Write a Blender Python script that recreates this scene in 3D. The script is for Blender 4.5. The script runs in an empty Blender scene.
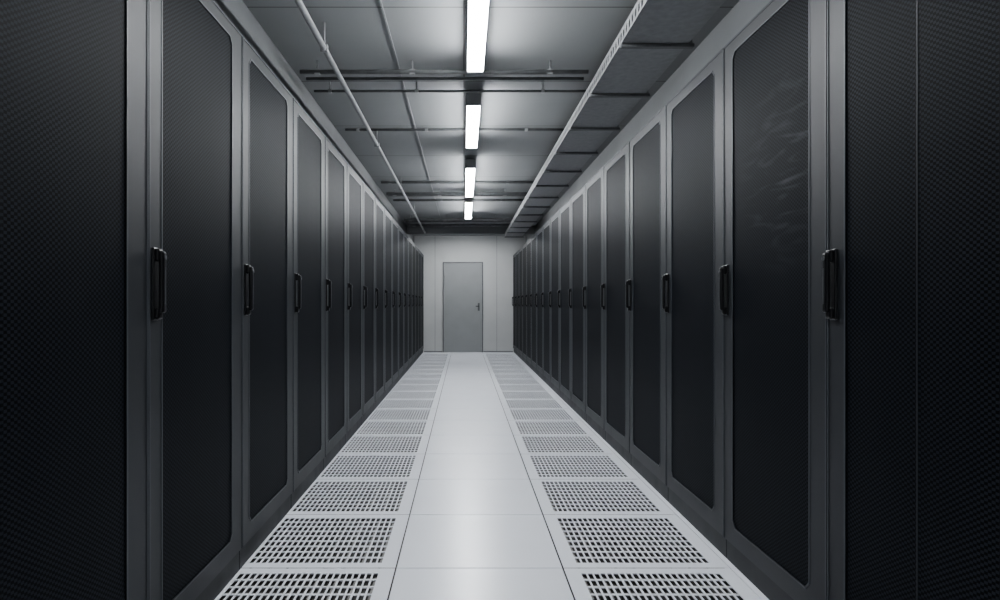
import bpy, bmesh, math
from mathutils import Vector, Matrix
U=1.15
C=bpy.context
col=C.scene.collection

# ---------------------------------------------------------------- materials
def new_mat(name, base, rough=0.5, metal=0.0, spec=0.5):
    m=bpy.data.materials.new(name); m.use_nodes=True
    b=m.node_tree.nodes['Principled BSDF']
    b.inputs['Base Color'].default_value=(*base,1)
    b.inputs['Roughness'].default_value=rough
    b.inputs['Metallic'].default_value=metal
    b.inputs['Specular IOR Level'].default_value=spec
    return m
def N(m,t): return m.node_tree.nodes.new(t)
def L(m,a,b): m.node_tree.links.new(a,b)
def noise_mat(name, c1, c2, scale, rough=0.5, metal=0.0, spec=0.5, rv=0.1, bump=0.0, stretch=(1,1,1)):
    m=new_mat(name,c1,rough,metal,spec); b=m.node_tree.nodes['Principled BSDF']
    tc=N(m,'ShaderNodeTexCoord'); mp=N(m,'ShaderNodeMapping'); mp.inputs['Scale'].default_value=stretch
    nz=N(m,'ShaderNodeTexNoise'); nz.inputs['Scale'].default_value=scale; nz.inputs['Detail'].default_value=5
    L(m,tc.outputs['Object'],mp.inputs[0]); L(m,mp.outputs[0],nz.inputs['Vector'])
    r=N(m,'ShaderNodeValToRGB'); r.color_ramp.elements[0].position=.3; r.color_ramp.elements[1].position=.7
    r.color_ramp.elements[0].color=(*c1,1); r.color_ramp.elements[1].color=(*c2,1)
    L(m,nz.outputs['Fac'],r.inputs[0]); L(m,r.outputs[0],b.inputs['Base Color'])
    mr=N(m,'ShaderNodeMapRange'); mr.inputs['To Min'].default_value=max(0,rough-rv); mr.inputs['To Max'].default_value=min(1,rough+rv)
    L(m,nz.outputs['Fac'],mr.inputs['Value']); L(m,mr.outputs[0],b.inputs['Roughness'])
    return m

M_tile=noise_mat('floor_laminate',(.76,.785,.84),(.78,.805,.86),3,rough=.27,rv=.006,spec=.6)
M_plenum=new_mat('plenum_dark',(.05,.049,.047),.9)
M_damper=noise_mat('damper_metal',(.12,.115,.11),(.30,.29,.27),60,rough=.6)
M_frame=noise_mat('rack_frame_paint',(.0130,.0145,.0170),(.0160,.0178,.0205),6,rough=.46,rv=.05,spec=.22)
M_edge=new_mat('rack_edge_paint',(.036,.040,.046),.42,0,.3)
M_body=new_mat('rack_body_black',(.008,.009,.011),.6)
M_gap=new_mat('rack_gap_black',(.002,.002,.003),.8,0,.1)
M_plinth=noise_mat('rack_plinth_paint',(.005,.006,.008),(.008,.009,.011),8,rough=.5,spec=.2)
M_handle=new_mat('handle_black',(.003,.003,.004),.3,0,.35)
M_handle2=new_mat('handle_satin',(.08,.085,.09),.3,.6)
M_wall=noise_mat('wall_paint',(.40,.405,.40),(.44,.445,.44),2.5,rough=.7)
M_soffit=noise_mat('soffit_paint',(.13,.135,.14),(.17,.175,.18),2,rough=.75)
M_door=noise_mat('door_paint',(.20,.207,.21),(.22,.228,.232),3,rough=.5)
M_metal=noise_mat('galvanised',(.22,.225,.23),(.30,.305,.31),25,rough=.5,metal=.2)
M_dmetal=noise_mat('conduit_grey',(.09,.093,.097),(.14,.143,.147),20,rough=.5,metal=.1)
M_lamp=new_mat('lamp_housing',(.25,.255,.26),.5)
M_emit=bpy.data.materials.new('lamp_diffuser'); M_emit.use_nodes=True
nt=M_emit.node_tree; nt.nodes.clear()
e=nt.nodes.new('ShaderNodeEmission'); o=nt.nodes.new('ShaderNodeOutputMaterial')
e.inputs[0].default_value=(.93,.965,1,1); e.inputs[1].default_value=95
nt.links.new(e.outputs[0],o.inputs[0])

M_ceil=noise_mat('ceiling_panels',(.205,.212,.216),(.245,.252,.256),1.2,rough=.8)
def add_joints(m,w,l,dark):
    b=m.node_tree.nodes['Principled BSDF']
    src=b.inputs['Base Color'].links[0].from_socket
    tc=N(m,'ShaderNodeTexCoord'); br=N(m,'ShaderNodeTexBrick'); br.offset=0
    br.inputs['Scale'].default_value=1; br.inputs['Brick Width'].default_value=w; br.inputs['Row Height'].default_value=l
    br.inputs['Mortar Size'].default_value=.005; br.inputs['Mortar Smooth'].default_value=0
    L(m,tc.outputs['Object'],br.inputs['Vector'])
    mx=N(m,'ShaderNodeMix'); mx.data_type='RGBA'
    L(m,br.outputs['Fac'],mx.inputs[0]); L(m,src,mx.inputs[6]); mx.inputs[7].default_value=(*dark,1)
    L(m,mx.outputs[2],b.inputs['Base Color'])
add_joints(M_ceil,1.2,1.2,(.06,.06,.06))

# perforated door mesh : staggered holes
def perforated(name, streak=None):
    M=new_mat(name,(.02,.022,.026),.5,0,.025)
    b=M.node_tree.nodes['Principled BSDF']
    tc=N(M,'ShaderNodeTexCoord'); sp=N(M,'ShaderNodeSeparateXYZ'); L(M,tc.outputs['Object'],sp.inputs[0])
    def sine(sock,freq):
        a=N(M,'ShaderNodeMath'); a.operation='MULTIPLY'; a.inputs[1].default_value=freq; L(M,sock,a.inputs[0])
        s=N(M,'ShaderNodeMath'); s.operation='SINE'; L(M,a.outputs[0],s.inputs[0]); return s.outputs[0]
    sx=sine(sp.outputs['Y'],math.pi/.0108); sz=sine(sp.outputs['Z'],math.pi/.0072)
    mu=N(M,'ShaderNodeMath'); mu.operation='MULTIPLY'; L(M,sx,mu.inputs[0]); L(M,sz,mu.inputs[1])
    mr=N(M,'ShaderNodeMapRange'); mr.inputs['From Min'].default_value=-.2; mr.inputs['From Max'].default_value=.1
    L(M,mu.outputs[0],mr.inputs['Value'])
    nz=N(M,'ShaderNodeTexNoise'); nz.inputs['Scale'].default_value=1.7; nz.inputs['Detail'].default_value=4
    L(M,tc.outputs['Object'],nz.inputs['Vector'])
    r=N(M,'ShaderNodeValToRGB'); r.color_ramp.elements[0].position=.35; r.color_ramp.elements[1].position=.7
    r.color_ramp.elements[0].color=(.0085,.0102,.0140,1); r.color_ramp.elements[1].color=(.0120,.0142,.0188,1)
    L(M,nz.outputs['Fac'],r.inputs[0])
    mx=N(M,'ShaderNodeMix'); mx.data_type='RGBA'; L(M,mr.outputs[0],mx.inputs[0]); L(M,r.outputs[0],mx.inputs[6]); mx.inputs[7].default_value=(.0002,.0003,.0005,1)
    out=mx.outputs[2]
    if streak:  # lighter diagonal streaks in the mesh colour, fading out from one spot
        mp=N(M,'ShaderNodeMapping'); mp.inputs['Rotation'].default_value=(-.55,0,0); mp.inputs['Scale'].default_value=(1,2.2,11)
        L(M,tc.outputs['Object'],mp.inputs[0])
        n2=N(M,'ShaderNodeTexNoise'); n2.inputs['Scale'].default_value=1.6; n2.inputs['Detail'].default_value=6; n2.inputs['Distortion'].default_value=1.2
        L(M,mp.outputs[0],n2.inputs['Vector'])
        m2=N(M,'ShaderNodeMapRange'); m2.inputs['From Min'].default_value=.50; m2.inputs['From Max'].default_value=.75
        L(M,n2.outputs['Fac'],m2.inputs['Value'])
        d=N(M,'ShaderNodeVectorMath'); d.operation='DISTANCE'; d.inputs[1].default_value=streak; L(M,tc.outputs['Object'],d.inputs[0])
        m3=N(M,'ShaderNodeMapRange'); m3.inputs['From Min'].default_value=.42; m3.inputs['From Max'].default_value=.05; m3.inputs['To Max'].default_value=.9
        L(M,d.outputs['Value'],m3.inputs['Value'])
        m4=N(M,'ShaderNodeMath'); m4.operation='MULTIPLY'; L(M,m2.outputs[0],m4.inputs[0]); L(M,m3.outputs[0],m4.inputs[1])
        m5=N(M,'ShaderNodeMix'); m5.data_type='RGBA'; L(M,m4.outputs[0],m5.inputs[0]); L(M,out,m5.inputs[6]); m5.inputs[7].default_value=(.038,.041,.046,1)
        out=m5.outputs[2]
    L(M,out,b.inputs['Base Color'])
    return M
M_mesh=perforated('perforated_steel')
M_mesh_s=perforated('perforated_steel_streaked',(0,.56,1.66))

# ---------------------------------------------------------------- mesh helpers
class MB:
    def __init__(s): s.bm=bmesh.new(); s.mats=[]
    def mi(s,m):
        if m not in s.mats: s.mats.append(m)
        return s.mats.index(m)
    def box(s,x0,x1,y0,y1,z0,z1,m,bev=0,seg=2):
        i=s.mi(m)
        vs=[s.bm.verts.new((x,y,z)) for x in (x0,x1) for y in (y0,y1) for z in (z0,z1)]
        F=[(0,1,3,2),(4,6,7,5),(0,4,5,1),(2,3,7,6),(0,2,6,4),(1,5,7,3)]
        fs=[s.bm.faces.new([vs[k] for k in f]) for f in F]
        for f in fs: f.material_index=i
        if bev:
            es=set(e for f in fs for e in f.edges)
            r=bmesh.ops.bevel(s.bm,geom=list(es),offset=bev,segments=seg,affect='EDGES',profile=.5)
            for f in r['faces']: f.material_index=i
    def cyl(s,p0,p1,r,m,n=14):
        p0=Vector(p0);p1=Vector(p1);d=p1-p0
        mat=Matrix.Translation((p0+p1)/2) @ d.to_track_quat('Z','Y').to_matrix().to_4x4()
        rr=bmesh.ops.create_cone(s.bm,cap_ends=True,segments=n,radius1=r,radius2=r,depth=d.length,matrix=mat)
        i=s.mi(m)
        for f in set(f for v in rr['verts'] for f in v.link_faces): f.material_index=i; f.smooth=len(f.verts)==4
    def poly_ring(s,outer,inner,x0,x1,m):
        i=s.mi(m); n=len(outer)
        def lp(pts,x): return [s.bm.verts.new((x,p[0],p[1])) for p in pts]
        of,inf,ob,ib=lp(outer,x1),lp(inner,x1),lp(outer,x0),lp(inner,x0)
        for k in range(n):
            j=(k+1)%n
            for q in ([of[k],of[j],inf[j],inf[k]],[ob[j],ob[k],ib[k],ib[j]],[of[j],of[k],ob[k],ob[j]],[inf[k],inf[j],ib[j],ib[k]]):
                f=s.bm.faces.new(q); f.material_index=i
    def prism(s,pts,x0,x1,m):
        i=s.mi(m)
        a=[s.bm.verts.new((x0,p[0],p[1])) for p in pts]; c=[s.bm.verts.new((x1,p[0],p[1])) for p in pts]
        fs=[s.bm.faces.new(a[::-1]),s.bm.faces.new(c)]
        for k in range(len(pts)):
            j=(k+1)%len(pts); fs.append(s.bm.faces.new([a[k],a[j],c[j],c[k]]))
        for f in fs: f.material_index=i
    def mesh(s,name):
        bmesh.ops.recalc_face_normals(s.bm,faces=s.bm.faces[:])
        me=bpy.data.meshes.new(name); s.bm.to_mesh(me); s.bm.free()
        for m in s.mats: me.materials.append(m)
        return me
    def obj(s,name,loc=(0,0,0)):
        o=bpy.data.objects.new(name,s.mesh(name)); o.location=loc; col.objects.link(o); return o

# ---------------------------------------------------------------- dimensions
XL=-.832*U; XR=1.020*U
WU=.738; W=WU*U; H=2.007*U; DEP=1.05
YB=13.66*U; YF=-1.30*U
ZC=2.41*U
XLo=XL-DEP-.04; XRo=XR+DEP+.04

# ---------------------------------------------------------------- server racks
def rack_mesh(split,fl_,fh_,mm=None):
    mm=mm or M_mesh
    b=MB(); g=.0035
    PL=.085*U
    b.box(-DEP,-.035,g,W-g,.0,H-.002,M_body)
    b.box(-.12,-.012,g*.5,W-g*.5,.0,PL-.006,M_plinth,.003)
    b.box(-.036,-.03,0,W,PL,H-.01,M_gap)
    y0,y1,z0,z1=g,W-g,PL,H
    iy0,iy1,iz0,iz1=y0+fl_*U,y1-fh_*U,z0+.07*U,z1-.055*U
    def loop(a0,a1,c0,c1,ch): return [(a0+ch,c0),(a1-ch,c0),(a1,c0+ch),(a1,c1-ch),(a1-ch,c1),(a0+ch,c1),(a0,c1-ch),(a0,c0+ch)]
    b.poly_ring(loop(y0,y1,z0,z1,.004),loop(iy0,iy1,iz0,iz1,.026),-.03,0,M_frame)
    b.poly_ring(loop(iy0-.006,iy1+.006,iz0-.006,iz1+.006,.028),loop(iy0,iy1,iz0,iz1,.026),-.02,.002,M_edge)
    b.prism(loop(iy0-.003,iy1+.003,iz0-.003,iz1+.003,.026),-.024,-.003,mm)
    b.box(-.001,.003,y0,y0+.005,z0,z1,M_edge); b.box(-.001,.003,y1-.005,y1,z0,z1,M_edge)
    b.box(-.001,.003,y0,y1,z1-.008,z1,M_edge)
    if split:
        ym=(iy0+iy1)/2
        b.box(-.0035,-.0015,ym-.002,ym+.002,iz0,iz1,M_plinth)
    hc=1.054*U; hh=.098*U; yc=y0+.036
    b.box(0,.008,yc-.019,yc+.019,hc-hh,hc+hh,M_handle,.004,2)
    b.box(.006,.022,yc-.016,yc+.016,hc+hh*.62,hc+hh*.97,M_handle,.006,3)
    b.box(.006,.022,yc-.016,yc+.016,hc-hh*.97,hc-hh*.66,M_handle,.006,3)
    b.box(.018,.034,yc-.013,yc+.013,hc-hh*.80,hc+hh*.90,M_handle,.007,3)
    b.box(.033,.0355,yc-.004,yc+.004,hc-hh*.55,hc+hh*.45,M_handle2,.001,1)
    b.cyl((.03,yc,hc+hh*.72),(.037,yc,hc+hh*.72),.007,M_handle2)
    return b.mesh('server_rack')
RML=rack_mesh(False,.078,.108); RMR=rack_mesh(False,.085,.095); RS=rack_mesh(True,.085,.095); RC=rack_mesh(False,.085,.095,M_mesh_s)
for k in range(-3,16):
    o=bpy.data.objects.new('server_rack',RML); o.location=(XL,(1.735+WU*k)*U,0); col.objects.link(o)
for k in range(-3,16):
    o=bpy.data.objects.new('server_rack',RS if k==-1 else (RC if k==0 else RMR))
    o.rotation_euler=(0,0,math.pi); o.location=(XR,(1.85+WU*(k+1))*U,0); col.objects.link(o)

# ---------------------------------------------------------------- raised floor
T=.633*U
b=MB(); gap=.0030
def tile_plain(x0,x1,y0,y1):
    b.box(x0+gap,x1-gap,y0+gap,y1-gap,-.03,0,M_tile,.0015,1)
def tile_perf(x0,x1,y0,y1):
    i=b.mi(M_tile)
    X0,X1,Y0,Y1=x0+gap,x1-gap,y0+gap,y1-gap
    nx,ny=22,9; mx_,my_=.054*U,.042*U
    px=(X1-X0-2*mx_)/nx; py=(Y1-Y0-2*my_)/ny
    xs=[X0]; 
    for k in range(nx): xs+= [X0+mx_+px*(k+.14),X0+mx_+px*(k+.86)]
    xs.append(X1)
    ys=[Y0]
    for k in range(ny): ys+= [Y0+my_+py*(k+.08),Y0+my_+py*(k+.92)]
    ys.append(Y1)
    bm=b.bm
    V=[[bm.verts.new((x,y,0)) for y in ys] for x in xs]
    Bv={}
    def low(a,c):
        if (a,c) not in Bv: Bv[(a,c)]=bm.verts.new((xs[a],ys[c],-.004))
        return Bv[(a,c)]
    for a in range(len(xs)-1):
        for c in range(len(ys)-1):
            if a%2==1 and c%2==1:
                q=[(a,c),(a+1,c),(a+1,c+1),(a,c+1)]
                for t in range(4):
                    p,r_=q[t],q[(t+1)%4]
                    f=bm.faces.new([V[p[0]][p[1]],V[r_[0]][r_[1]],low(*r_),low(*p)]); f.material_index=i
                continue
            f=bm.faces.new([V[a][c],V[a+1][c],V[a+1][c+1],V[a][c+1]]); f.material_index=i
    for k in range(ny):
        yy=Y0+my_+py*(k+.5)
        b.box(X0+mx_,X1-mx_,yy-.005,yy+.005,-.018,-.012,M_damper)
    for k in range(0,nx,3):
        xx=X0+mx_+px*(k+.5)
        b.box(xx-.006,xx+.006,Y0+my_,Y1-my_,-.023,-.019,M_damper)
xa,xb=-.258*U,.375*U
y=2.496*U-6*T
while y<YB-.01:
    y1=min(y+T,YB)
    tile_plain(xa,xb,y,y1)
    if y1-y>T*.9:
        tile_perf(xa-T,xa,y,y1); tile_perf(xb,xb+T,y,y1)
    else:
        tile_plain(xa-T,xa,y,y1); tile_plain(xb,xb+T,y,y1)
    tile_plain(XLo,xa-T,y,y1); tile_plain(xb+T,XRo,y,y1)
    y+=T
b.box(XLo,XRo,YF,YB,-.12,-.04,M_plenum)
fl=b.obj('floor')

# ---------------------------------------------------------------- shell
b=MB(); b.box(XLo-.1,XRo+.1,YF-.1,YB+.1,ZC,ZC+.1,M_ceil); b.obj('ceiling')
b=MB(); b.box(XLo-.1,XLo,YF,YB,-.12,ZC,M_wall); b.obj('wall_left')
b=MB(); b.box(XRo,XRo+.1,YF,YB,-.12,ZC,M_wall); b.obj('wall_right')
b=MB(); b.box(XLo-.1,XRo+.1,YF-.1,YF,-.12,ZC,M_wall); b.obj('wall_front')
b=MB(); b.box(XLo-.1,XRo+.1,YB,YB+.1,-.12,ZC,M_wall)
for xx in (-.60*U,.68*U):
    b.box(xx-.004,xx+.004,YB-.003,YB+.002,0,ZC,M_dmetal)
b.obj('wall_back')
dx0,dx1,dz=-.415*U,.373*U,1.85*U
b=MB()
b.box(dx0-.024,dx0,YB-.035,YB-.001,0,dz+.024,M_dmetal,.004)
b.box(dx1,dx1+.024,YB-.035,YB-.001,0,dz+.024,M_dmetal,.004)
b.box(dx0,dx1,YB-.035,YB-.001,dz,dz+.024,M_dmetal,.004)
b.box(dx0+.006,dx1-.006,YB-.02,YB-.001,.008,dz-.006,M_door,.003)
b.box(dx1-.10,dx1-.055,YB-.027,YB-.019,.86*U,1.02*U,M_handle2,.003)
b.cyl((dx1-.078,YB-.07,.955*U),(dx1-.078,YB-.02,.955*U),.010,M_handle)
b.box(dx1-.15,dx1-.065,YB-.078,YB-.062,.955*U-.010,.955*U+.010,M_handle,.005)
for hz in (.25,1.0,1.6):
    b.cyl((dx0+.006,YB-.028,hz*U-.05),(dx0+.006,YB-.028,hz*U+.05),.008,M_metal)
b.obj('door_1')
b=MB(); b.box(XL+.005,dx0-.036,YB-.012,YB-.001,.0,.03,M_soffit,.002); b.box(dx1+.036,XR-.005,YB-.012,YB-.001,.0,.03,M_soffit,.002); b.obj('baseboard_back')

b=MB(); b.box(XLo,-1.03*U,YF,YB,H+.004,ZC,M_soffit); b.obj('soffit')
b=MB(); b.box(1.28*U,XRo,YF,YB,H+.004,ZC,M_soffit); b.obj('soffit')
b=MB(); b.box(XL-.075,XL-.03,YF,YB,H+.001,H+.030,M_metal,.004); b.box(-1.028*U,-1.028*U+.03,YF,YB,H+.09,H+.12,M_metal,.003); b.obj('trim_1')
b=MB(); b.box(XR+.03,XR+.075,YF,YB,H+.001,H+.030,M_metal,.004); b.box(1.278*U-.03,1.278*U,YF,YB,H+.09,H+.12,M_metal,.003); b.obj('trim_2')

# ---------------------------------------------------------------- ceiling lamps
def lamp(yfar,ln):
    b=MB(); w=.046*U; zb=2.295*U; xc=.063*U
    ya,yb=(yfar-ln)*U,yfar*U
    b.box(xc-w,xc+w,ya,yb,zb+.030,zb+.085,M_lamp,.004)
    b.box(xc-w+.003,xc+w-.003,ya+.01,yb-.01,zb-.006,zb+.032,M_emit,.008,3)
    b.box(xc-w-.001,xc+w+.001,ya-.012,ya+.012,zb-.010,zb+.088,M_lamp,.003)
    b.box(xc-w-.001,xc+w+.001,yb-.012,yb+.012,zb-.010,zb+.088,M_lamp,.003)
    for t in (.2,.8):
        yy=ya+(yb-ya)*t
        b.cyl((xc,yy,zb+.08),(xc,yy,ZC),.008,M_metal)
        b.box(xc-.03,xc+.03,yy-.03,yy+.03,ZC-.01,ZC,M_metal)
    b.obj('added_back_wall_lamp')
for yf,ln in ((.9,1.5),(3.67,1.5),(5.46,1.19),(7.95,1.7),(10.0,1.65)):
    lamp(yf,ln)
# added crosswise lamp, hidden behind the last ceiling beam to brighten the back wall
b=MB(); b.box(-.6,.7,12.6*U,12.75*U,ZC-.05,ZC-.001,M_lamp,.003); b.box(-.58,.68,12.61*U,12.74*U,ZC-.06,ZC-.045,M_emit,.004); b.obj('added_back_wall_lamp')
b=MB(); b.box(-1.03*U,1.28*U,11.85*U,11.98*U,2.265*U,ZC,M_soffit,.004); b.obj('ceiling_beam')

# ---------------------------------------------------------------- pipes
def pipe_run(name,pts_list,hang=None):
    b=MB()
    for p0,p1,r in pts_list: b.cyl([c*U for c in p0],[c*U for c in p1],r*U,M_dmetal if name!='conduit_pipe' else M_metal)
    if hang:
        for x,yv,z,r in hang:
            b.cyl((x*U,yv*U,z*U),(x*U,yv*U,ZC),.006,M_metal,8)
            b.box(x*U-r*U-.004,x*U+r*U+.004,yv*U-.012,yv*U+.012,z*U-r*U-.004,z*U+r*U+.004,M_metal,.004)
    b.obj(name)
z=2.28
pipe_run('conduit_pipe',[((-.70,-1.2,z),(-.70,11.83,z),.015)],[(-.70,t,z,.016) for t in (1.3,3.3,5.3,7.3,9.3,11.3)])
pipe_run('conduit_pipe',[((-.385,-1.2,2.405),(-.385,11.8,2.405),.0025)])
def cross(yv,z,r,x0=-.95,x1=1.13,pair=0):
    L_=[((x0,yv,z),(x1,yv,z),r)]
    if pair: L_.append(((x0,yv+pair,z+.012),(x1,yv+pair,z+.012),r*.8))
    hg=[(t,yv,z,r) for t in (-.85,-.3,.5)]
    pipe_run('ceiling_pipe',L_,hg)
cross(3.82,2.345,.013,x1=.72,pair=.15)
cross(4.18,2.35,.008)
cross(5.28,2.396,.010)
cross(7.55,2.393,.014)
cross(8.08,2.35,.020,pair=.16)
cross(8.85,2.393,.014)
cross(10.45,2.34,.022,pair=.3)
cross(11.2,2.34,.022)

# ---------------------------------------------------------------- cable tray
b=MB(); x0,x1=.73*U,1.03*U; za,zb=2.195*U,2.275*U; t=.003
ya,yb=-1.2*U,11.84*U
b.box(x0,x1,ya,yb,za,za+t,M_metal)
for xx in (x0,x1-t):
    b.box(xx,xx+t,ya,yb,za,za+.03,M_metal); b.box(xx,xx+t,ya,yb,zb-.022,zb,M_metal)
    n=int((yb-ya)/.06)
    for k in range(n):
        yy=ya+k*.06; b.box(xx,xx+t,yy,yy+.028,za+.03,zb-.022,M_metal)
b.box(x0-.012,x0,ya,yb,za-.002,za+.004,M_metal); 
yv=.15
while yv<11.7:
    b.box(x0-.012,x1+.03,yv*U-.016,yv*U+.016,za-.020,za-.001,M_dmetal,.003)
    b.cyl((x1+.018,yv*U,za-.015),(x1+.018,yv*U,ZC),.006,M_metal,8)
    yv+=.72
for k in range(5):
    b.cyl((x0+.04+k*.045,ya,za+.02),(x0+.04+k*.045,yb,za+.02),.014,M_body,8)
b.obj('cable_tray')

# ---------------------------------------------------------------- world / camera
w=bpy.data.worlds.new('World'); C.scene.world=w; w.use_nodes=True
w.node_tree.nodes['Background'].inputs[0].default_value=(.5,.55,.6,1); w.node_tree.nodes['Background'].inputs[1].default_value=.2
cd=bpy.data.cameras.new('camera'); cam=bpy.data.objects.new('camera',cd); col.objects.link(cam)
cd.sensor_width=36; cd.lens=659/1000*36; cd.shift_x=.036; cd.shift_y=.004; cd.clip_start=.02
cam.location=(0,0,U); cam.rotation_euler=(math.pi/2,0,0)
C.scene.camera=cam
